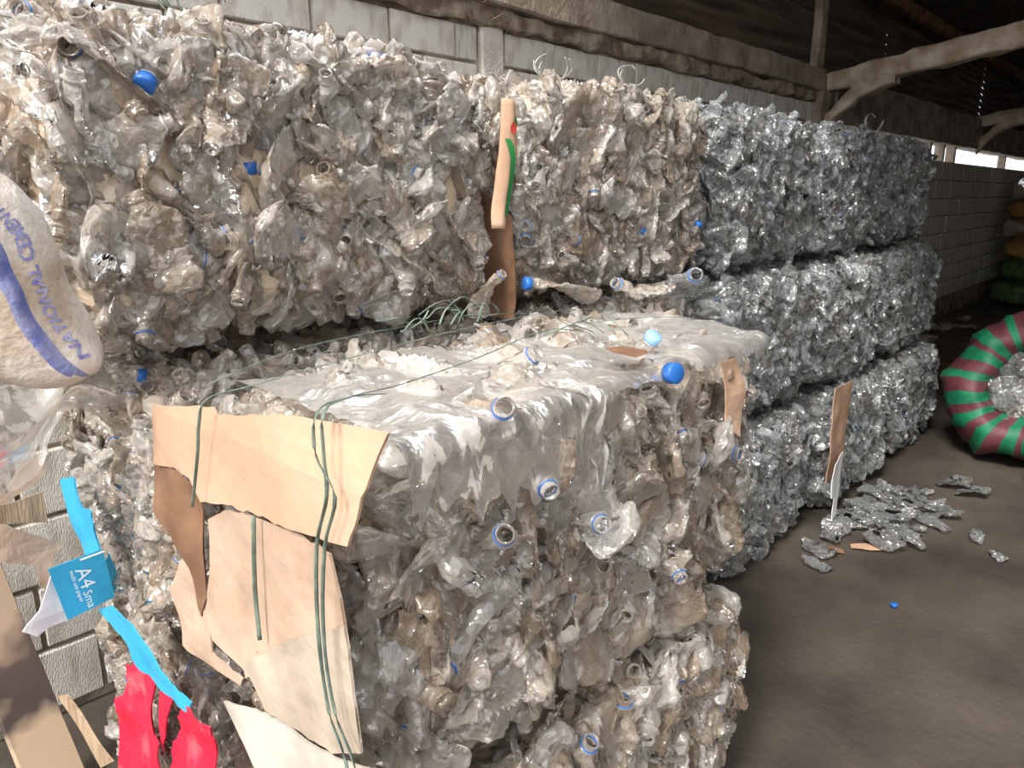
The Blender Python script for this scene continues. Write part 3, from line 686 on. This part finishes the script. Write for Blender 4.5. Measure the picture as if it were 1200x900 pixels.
scrap('carton_scrap', 'red2', 'red', 'thin red carton sliver between the two wide red pieces', 'carton scrap', amp=.008, freq=10, seed=7, step=.02)
scrap('carton_scrap', 'red3', 'red', 'wide red carton scrap, rightmost of the red pieces', 'carton scrap', amp=.020, freq=12, seed=8, step=.015, jag=.006)
# blue box corner with its lettering
Yb, pts = SHAPES['bbox'][:2]
root = empty('blue_carton', (.40, Yb, .66), 'bright blue flattened A4 paper box with white lettering', 'carton')
inv = -Vector(root.location)
P4 = [Vector(p) for p in pts]   # top left, top right, bottom right, bottom left
def skew(a, b, c, d, y0, y1, key, nm, seed, amp=.003):
    f_ = sheet_mesh(nm, (Yb + y0, [tuple(a), tuple(b), tuple(c), tuple(d)], 1), .002, amp, .02, 9, seed, offset=lambda x, z: (x - a[0]) / max(b[0] - a[0], .01) * (y1 - y0))
    return link(nm, f_, root, loc=inv, mats=key)
skew(P4[0], P4[1], P4[2], P4[3], 0, .01, 'sky_blue', 'front_panel', 1)
e1 = P4[1].lerp(P4[2], .25) ; e2 = P4[2]
skew(e1, e1 + Vector((.016, .004)), e2 + Vector((.014, .006)), e2, .012, .03, 'sky_blue', 'side_panel', 2)
skew(e1 + Vector((.012, .01)), e1 + Vector((.026, -.03)), e2 + Vector((.024, .004)), e2 + Vector((.01, .02)), .03, .04, 'sky_blue', 'inner_panel', 5)
skew(P4[0].lerp(P4[1], .55), P4[1], P4[1] - Vector((0, .003)), P4[0].lerp(P4[1], .55) - Vector((0, .003)), -.003, -.001, 'paper', 'torn_edge', 2, .001)['label'] = 'torn white edge'
dl = (P4[3] - P4[0]).normalized(); dr = (P4[1] - P4[0]).normalized()
def on_box(u0, v0):
    def f(u, v):
        q = P4[0] + dl * (u0 + u) + dr * (v0 + v); return Vector((q.x, Yb - .006 + .1 * (q.x - P4[0].x), q.y))
    return f
H_ = (P4[3] - P4[0]).length; W_ = (P4[1] - P4[0]).length
o = link('lettering', text_mesh('A4', H_ * .34, on_box(H_ * .16, W_ * .40)), root, loc=inv, mats='ink'); o['label'] = 'large white letters A4'
link('lettering', text_mesh('Sma', H_ * .2, on_box(H_ * .60, W_ * .40)), root, loc=inv, mats='ink')
link('lettering', text_mesh('multi use paper', H_ * .10, on_box(H_ * .14, W_ * .30)), root, loc=inv, mats='ink')
None and link('lettering', text_mesh('office', H_ * .09, on_box(H_ * .66, W_ * .22 + .01)), root, loc=inv, mats='ink')
# loose card between the bales and the wall
scrap('cardboard_scrap', 'scrapA', 'card_pale', 'upper pale cardboard flap sticking out left of the bales', 'cardboard', amp=.02, freq=5, seed=1, step=.04)
scrap('cardboard_scrap', 'scrapB', 'wood', 'yellowish cardboard layer under the upper pale flap', 'cardboard', amp=.01, freq=5, seed=2, step=.04)
scrap('cardboard_scrap', 'scrapC', 'card_pale', 'curled pinkish cardboard flap left of the blue carton', 'cardboard', amp=.035, freq=6, seed=3, step=.03)
scrap('wood_sliver', 'stick', 'wood', 'thin split wood sliver right of the scorched board', 'wood', amp=.01, freq=6, seed=3, step=.03, thick=.006)
# scorched board leaning on the wall
Bp = Vector((.42, 1.94, .0)); Tp = Vector((.365, 2.2, .56)); d = (Tp - Bp); L = d.length + .02
me = box_mesh('board', -.065, .065, -.011, .011, 0, L, .002, .003, .06)
o = link('wooden_board', me, mats='scorch', loc=Bp); o.rotation_euler = basis(Vector((.75, .6, 0)), d).to_euler()
o.rotation_euler = basis(Vector((1, .2, 0)), d).to_euler()
tag(o, 'scorched wooden board leaning against the wall at bottom left', 'board')

# cement sack ---------------------------------------------------------------
rows = [[(0.414, 1.19, 1.272), (0.398, 1.19, 1.326), (0.377, 1.19, 1.378), (0.365, 1.19, 1.434), (0.353, 1.19, 1.487), (0.33, 1.19, 1.524), (0.299, 1.19, 1.55)],
 [(0.372, 1.14, 1.261), (0.333, 1.14, 1.313), (0.31, 1.14, 1.361), (0.299, 1.14, 1.413), (0.29, 1.14, 1.454), (0.273, 1.14, 1.485), (0.249, 1.14, 1.506)],
 [(0.355, 1.13, 1.26), (0.316, 1.13, 1.291), (0.292, 1.13, 1.336), (0.275, 1.13, 1.388), (0.261, 1.13, 1.422), (0.247, 1.13, 1.449), (0.228, 1.13, 1.466)],
 [(0.35, 1.17, 1.248), (0.302, 1.17, 1.257), (0.264, 1.17, 1.276), (0.24, 1.17, 1.309), (0.222, 1.17, 1.346), (0.208, 1.17, 1.37), (0.194, 1.17, 1.393)]]
cols = []
for i in range(7):
    a, b, c, d_ = [Vector(rows[k][i]) for k in range(4)]
    ring = [a, a.lerp(b, .5) + Vector((0, -.018, 0)), b, c, d_, c + Vector((0, .10, 0)), b + Vector((0, .11, 0)), a + Vector((0, .06, 0))]
    cols.append(ring)
def cr_(p0, p1, p2, p3, t): return 0.5 * ((2 * p1) + (p2 - p0) * t + (2 * p0 - 5 * p1 + 4 * p2 - p3) * t * t + (3 * p1 - p0 - 3 * p2 + p3) * t ** 3)
def ring_pt(ring, s):
    n = len(ring); s %= n; i = int(s); t = s - i
    return cr_(ring[(i - 1) % n], ring[i], ring[(i + 1) % n], ring[(i + 2) % n], t)
def sack_pt(s, t):   # s round the section 0..8, t along 0..6
    t = max(0, min(5.999, t)); i = int(t); f = t - i
    P = [ring_pt(cols[max(0, min(6, k))], s) for k in (i - 1, i, i + 1, i + 2)]
    p = cr_(*P, f)
    e = max(0, 1 - t / .7)
    if e > 0:
        c = sum((ring_pt(cols[0], k) for k in range(8)), Vector()) / 8; p = p.lerp(c, e ** 2.2 * .93)
    return p + nv(p, 22, 2) * .0035
SN, TN = 64, 70; V = []; F = []; fm = []
for j in range(TN + 1):
    for i in range(SN): V.append(sack_pt(8 * i / SN, 6 * j / TN))
for j in range(TN):
    for i in range(SN):
        F.append((j * SN + i, j * SN + (i + 1) % SN, (j + 1) * SN + (i + 1) % SN, (j + 1) * SN + i))
        s = 8 * (i + .5) / SN; t = 6 * j / TN
        w0 = 2.12 + .1 * noise.noise(Vector((t, 0, 5))); fm.append(1 if w0 < s < 3.05 - (.35 if t < .5 else 0) and t > .15 else 0)
base = Vector((.33, 1.2, 1.25))
V = [v - base for v in V]
F.append(tuple(TN * SN + i for i in range(SN))); fm.append(0)
me = mesh('cement_sack', V, F, True, fm); me.materials.append(M['sack']); me.materials.append(M['sack_blue'])
sk = link('cement_sack', me, loc=base); tag(sk, 'crumpled off-white cement sack with blue band hanging at far left', 'sack')
def sack_text(u, v):   # u from 0 at the low end, v up the letters
    t = .60 + u * 1.0; s = 1.22 + v * 1.3
    p = sack_pt(s, t); dn = Vector((-.25, -1, .05)).normalized() * .0025
    return p + dn - base
lt = link('lettering', text_mesh('NATIONAL CEMENT', .50, sack_text, bold=.012), sk, mats='sack_ink'); lt['label'] = 'faded blue letters'

# ================================================================== LOOSE BOTTLES
lr = random.Random(77)
PILE = [(3.57, 1.09), (3.78, 1.09), (3.66, 0.99), (3.86, 1.0), (3.86, 0.92), (3.79, 0.84), (3.95, 0.82), (3.82, 0.74), (3.62, 0.89), (3.62, 0.81), (3.49, 0.92), (3.44, 0.82), (3.34, 0.82), (3.46, 0.77), (3.92, 1.1), (3.66, 1.14), (3.45, 1.14), (3.33, 1.1), (4.04, 0.97), (4.03, 1.07), (3.28, 1.06), (3.92, 0.7), (3.73, 0.73), (3.47, 1.03), (3.11, 1.05), (4.12, 0.89), (3.75, 0.92), (4.0, 1.12)]
def loose(x, y, z, label, group=None, s=1.0, ang=None, vi=None, extra=None, key='pet_loose', lift=0, thin=None, lng=None, name='loose_bottle'):
    a = lr.uniform(0, 6.28) if ang is None else ang; vi = lr.randrange(NV) if vi is None else vi
    m3 = basis(Vector(thin or (lr.uniform(-.2, .2), lr.uniform(-.2, .2), 1)), Vector(lng or (math.cos(a), math.sin(a), lift)))
    zs = min((m3 @ v).z for v in geos[vi][0]) * s
    me = BM[key][vi]; o = bpy.data.objects.new(name, me); col.objects.link(o)
    o.matrix_basis = Matrix.Translation((x, y, z - zs)) @ m3.to_4x4() @ Matrix.Scale(s, 4)
    tag(o, label, 'bottle', group)
    if extra:
        e = bpy.data.objects.new('cap' if extra != 'ring' else 'cap_ring', {'ring': RING, 'blue': CAPB, 'white': CAPW, 'pale': CAPP}[extra]); col.objects.link(e); e.parent = o; e.matrix_basis = geos[vi][2]
    return o
for x, y in PILE:
    loose(x, min(y, 1.03), .004, 'crushed clear bottle in the spill on the floor by the bottom row bales', 'spilled bottles on the floor', lr.uniform(.8, 1.1))
for x, y in PILE[:12]:
    loose(x + lr.uniform(-.06, .06), min(y, 1.0) + lr.uniform(-.05, .03), .035, 'crushed clear bottle in the spill on the floor by the bottom row bales', 'spilled bottles on the floor', lr.uniform(.7, 1.0))
loose(4.36, .76, .004, 'flattened clear bottle lying between the spill and the striped sack, farther one', s=1.2, ang=-.6)
loose(4.27, .66, .004, 'flattened clear bottle lying between the spill and the striped sack, nearer one', s=1.1, ang=-.7)
loose(3.57, .43, .004, 'small clear bottle alone on open floor, rightmost of the loose bottles', s=.55, ang=.8)
loose(3.72, .54, .004, 'dull crushed bottle on open floor behind the rightmost loose bottle', s=.6, ang=.3)
loose(2.97, .98, .004, 'crushed bottle on the floor close against the right end of the front stack', s=.8, ang=1.2)
# bottles lying on top of the nearest bale
loose(1.60, 1.02, 1.262, 'clear bottle lying on the nearest bale with its blue ring pointing left', s=1.05, extra='ring', lng=(-1, .35, .12), vi=5, key='pet_front')
loose(1.72, .96, 1.235, 'clear bottle perched on the far right corner of the nearest bale, mouth to camera', s=1.25, extra='ring', lng=(-.8, -.65, .35), vi=9, key='pet_loose')
loose(1.45, 1.15, 1.245, 'clear bottle with dark blue cap in the crease behind the nearest bale', s=1.0, extra='blue', lng=(-1, .5, .25), vi=2, key='pet_front')
loose(1.20, 1.17, 1.245, 'clear bottle standing its blue capped neck up at the back of the nearest bale', s=.8, extra='ring', lng=(.2, -.5, .8), vi=7, key='pet_front')
# small things on the ground
def flat_scrap(name, x, y, pts, key, label, rz=0, z=.006):
    me = sheet_mesh(name, (0, pts), .002, .004, .03, 14, 2)
    o = link(name, me, mats=key, loc=(x, y, z + .004)); o.rotation_euler = (0, math.radians(90), rz); return tag(o, label, 'scrap')
flat_scrap('cardboard_scrap', 3.30, .87, [(-.08, -.02), (0, -.035), (.08, -.01), (.07, .025), (-.02, .03)], 'card', 'small tan cardboard piece on the floor in front of the spill', .7)
flat_scrap('cardboard_scrap', 3.17, .98, [(-.05, -.02), (.05, -.025), (.05, .02), (-.04, .02)], 'card_dark', 'dull brown cardboard bit on the floor nearest the front stack', .3)
o = bpy.data.objects.new('bottle_cap', CAPB); col.objects.link(o); o.location = (2.86, .64, .0); o.scale = (.8, .8, .8); tag(o, 'small blue bottle cap alone on the dark floor', 'bottle cap')
# upright strip and white label in the bottom row
def upright(name, x, y, pts, key, label, cat, rz):
    me = sheet_mesh(name, (0, pts), .003, .01, .05, 8, 5); o = link(name, me, mats=key, loc=(x, y, min(p[1] for p in pts) * 0)); o.rotation_euler = (0, 0, rz); return tag(o, label, cat)
upright('cardboard_strip', 3.40, 1.085, [(-.12, .26), (.12, .26), (.14, .48), (.15, .68), (-.13, .70), (-.15, .5)], 'card', 'tall brown cardboard strip standing against the bottom row bales', 'cardboard', math.radians(-85))
upright('paper_label', 3.40, 1.065, [(-.05, .06), (.07, .05), (.08, .20), (.05, .21), (.06, .36), (-.16, .37), (-.14, .2), (-.05, .18)], 'paper', 'white paper strip hanging below the brown cardboard strip', 'paper', math.radians(-80))
# strap ends sticking up from the tops
def loop(x, y, z, rr, label, key, seed, n=3):
    rg = random.Random(seed); root = empty('strap_end', (x, y, z), label, 'strap')
    for k in range(n):
        a0 = rg.uniform(0, 3); pts = []
        for j in range(7):
            a = a0 + j * .7; pts.append((math.cos(a) * rr * (1 + .3 * k) * .9 + rg.uniform(-.01, .01), math.sin(a * .6) * rr * .4, rr * .6 + math.sin(a) * rr * .75))
        link('strand', tube('strand', pts, .0028, 5, .5), root, mats=key)
loop(.80, 1.55, 1.855, .05, 'dark green strap ends on top of the large left bale', 'strap', 1, 4)
loop(1.84, 1.50, 1.85, .05, 'pale strap loop on top of the brownish bale, left one', 'twine', 2)
loop(2.10, 1.40, 1.85, .04, 'grey-green strap ends on top of the brownish bale, right one', 'twine', 3)
loop(4.35, 1.38, 1.84, .06, 'curled twine loops on top of the far bluish bales', 'twine', 4, 3)

# ================================================================== STRIPED SACK AND FAR SACKS
def bag(name, loc, axis, R0, depth, label, mats, stripes, seed, fill=True):
    """gathered cloth bag lying with its open mouth towards axis"""
    ax = Vector(axis).normalized(); m3 = basis(Vector((0, 0, 1)), ax)
    prof = [(.05, -.5), (.55, -.46), (.85, -.32), (.98, -.08), (1.0, .15), (.94, .34), (.80, .46), (.66, .50), (.56, .46), (.50, .36), (.42, .22)]
    S = 96; V = []; F = []; fm = []; rg = random.Random(seed)
    ph = [rg.uniform(0, 6.28) for _ in range(6)]
    for i, (r, z) in enumerate(prof):
        for k in range(S):
            a = 2 * PI * k / S
            lump = 1 + .05 * math.sin(3 * a + ph[0]) + .035 * math.sin(17 * a + ph[1]) * (i / 10) + .03 * math.sin(7 * a + ph[2]) + .015 * math.sin(29 * a + ph[3])
            p = Vector((math.cos(a) * r * R0 * lump, math.sin(a) * r * R0 * lump, z * depth)); p += nv(p, 6, seed) * .035 + nv(p, 16, seed) * .012; V.append(m3 @ p)
    for i in range(len(prof) - 1):
        for k in range(S):
            F.append((i * S + k, i * S + (k + 1) % S, (i + 1) * S + (k + 1) % S, (i + 1) * S + k))
            fm.append((int(k * stripes / S) % 2) if stripes else 0)
    zmin = min(v.z for v in V)
    root = empty(name, (loc[0], loc[1], 0), label, 'sack')
    o = link('cloth', mesh('cloth', V, F, True, fm), root, mats=mats, loc=(0, 0, -zmin + .002))
    c0 = Vector((0, 0, -zmin))
    if fill:
        V = []; F = []
        me = box_mesh('contents', -1, 1, -1, 1, -1, 1)
        for k in range(60):
            a = rg.uniform(0, 6.28); r = math.sqrt(rg.random()) * R0 * .52
            p = m3 @ Vector((math.cos(a) * r, math.sin(a) * r, depth * (.36 - .15 * (r / R0)) + rg.uniform(-.04, .02))) + c0
            b = bpy.data.objects.new('bottle', BM['pet_loose'][rg.randrange(NV)]); col.objects.link(b); b.parent = root
            b.matrix_basis = Matrix.Translation(p) @ basis(ax + rand_dir(rg) * .5, rand_dir(rg)).to_4x4() @ Matrix.Scale(rg.uniform(.7, 1), 4)
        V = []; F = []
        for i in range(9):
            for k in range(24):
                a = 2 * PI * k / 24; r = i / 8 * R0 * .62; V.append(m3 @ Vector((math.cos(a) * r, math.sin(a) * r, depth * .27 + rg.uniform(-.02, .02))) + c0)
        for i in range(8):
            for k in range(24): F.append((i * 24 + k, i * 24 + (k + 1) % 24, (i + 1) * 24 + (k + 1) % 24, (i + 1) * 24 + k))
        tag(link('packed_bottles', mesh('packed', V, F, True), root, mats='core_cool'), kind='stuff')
    return root
bag('striped_sack', (5.12, .58), (-.95, -.12, .30), .44, .55, 'big green and maroon striped sack full of clear bottles, mouth open', ['green', 'maroon'], 36, 4)
bag('green_sack', (4.62, .30), (-.3, -.3, .9), .17, .3, 'plain green sack edge at the right border in front of the striped sack', ['green'], 0, 5, False)
def pillow(name, loc, sz, mats, label, seed, rz=0):
    V = []; F = []; a_, b_ = 36, 18
    for j in range(b_ + 1):
        th = PI * j / b_
        for i in range(a_):
            ph = 2 * PI * i / a_; x, y, z = math.sin(th) * math.cos(ph), math.sin(th) * math.sin(ph), math.cos(th)
            f = lambda t, e: math.copysign(abs(t) ** e, t)
            p = Vector((f(x, .6) * sz[0], f(y, .6) * sz[1], f(z, .8) * sz[2])); p += nv(p, 7, seed) * .035; V.append(p)
    for j in range(b_):
        for i in range(a_): F.append((j * a_ + i, j * a_ + (i + 1) % a_, (j + 1) * a_ + (i + 1) % a_, (j + 1) * a_ + i))
    zmin = min(v.z for v in V)
    o = link(name, mesh(name, V, F, True), mats=mats, loc=(loc[0], loc[1], loc[2] - zmin)); o.rotation_euler = (0, 0, rz); return tag(o, label, 'sack')
sz = (.55, .38, .15); z = .0
sy = 1.72
for k, (key, lab, h) in enumerate((('dgreen', 'dark green sack at the bottom of the far stack by the wall', .17), ('dgreen', 'dark green sack, second from the bottom of the far stack', .15), ('orange', 'orange and green woven sack low in the far stack', .15), ('core_cool', 'grey see-through sack in the middle of the far stack', .15), ('orange', 'orange topped woven sack under the pale top sack', .10), ('core_warm', 'pale grey sack on top of the far stack', .17))):
    pillow('stacked_sack', (12.6 + .05 * (k % 2), sy - .03 * (k % 3), z), (.55, .40, h), key, lab, 10 + k, .05 * k); h_ = h; z += h * 1.9
# low heap of brown rubble against the wall beyond the bales
def heap(name, x0, x1, y0, y1, h, key, label, cat, seed):
    nx, ny = 40, 16; V = []; F = []
    for i in range(nx + 1):
        for j in range(ny + 1):
            u, v = i / nx, j / ny; e = min(1, 4 * u * (1 - u) * 2.2) * min(1, 4 * v * (1 - v) * 2.2)
            V.append(((x1 - x0) * (u - .5), (y1 - y0) * (v - .5), max(0, h * e * (.7 + .6 * noise.noise(Vector((u * 9, v * 4, seed))))) - .003))
    for i in range(nx):
        for j in range(ny): F.append((i * (ny + 1) + j, (i + 1) * (ny + 1) + j, (i + 1) * (ny + 1) + j + 1, i * (ny + 1) + j + 1))
    return tag(link(name, mesh(name, V, F, True), mats=key, loc=((x0 + x1) / 2, (y0 + y1) / 2, 0)), label, cat)
heap('soil_heap', 6.6, 10.9, .9, 2.2, .16, 'soil', 'low heap of brown soil beside the wall beyond the bales', 'soil', 1)
for k in range(10):
    loose(8.6 + lr.uniform(-1.3, 1.3), 1.9 + lr.uniform(-.2, .2), .13, 'crushed bottle scattered on the brown soil heap beyond the bales', 'bottles on the soil heap', lr.uniform(1, 1.5), key='pet_warm')
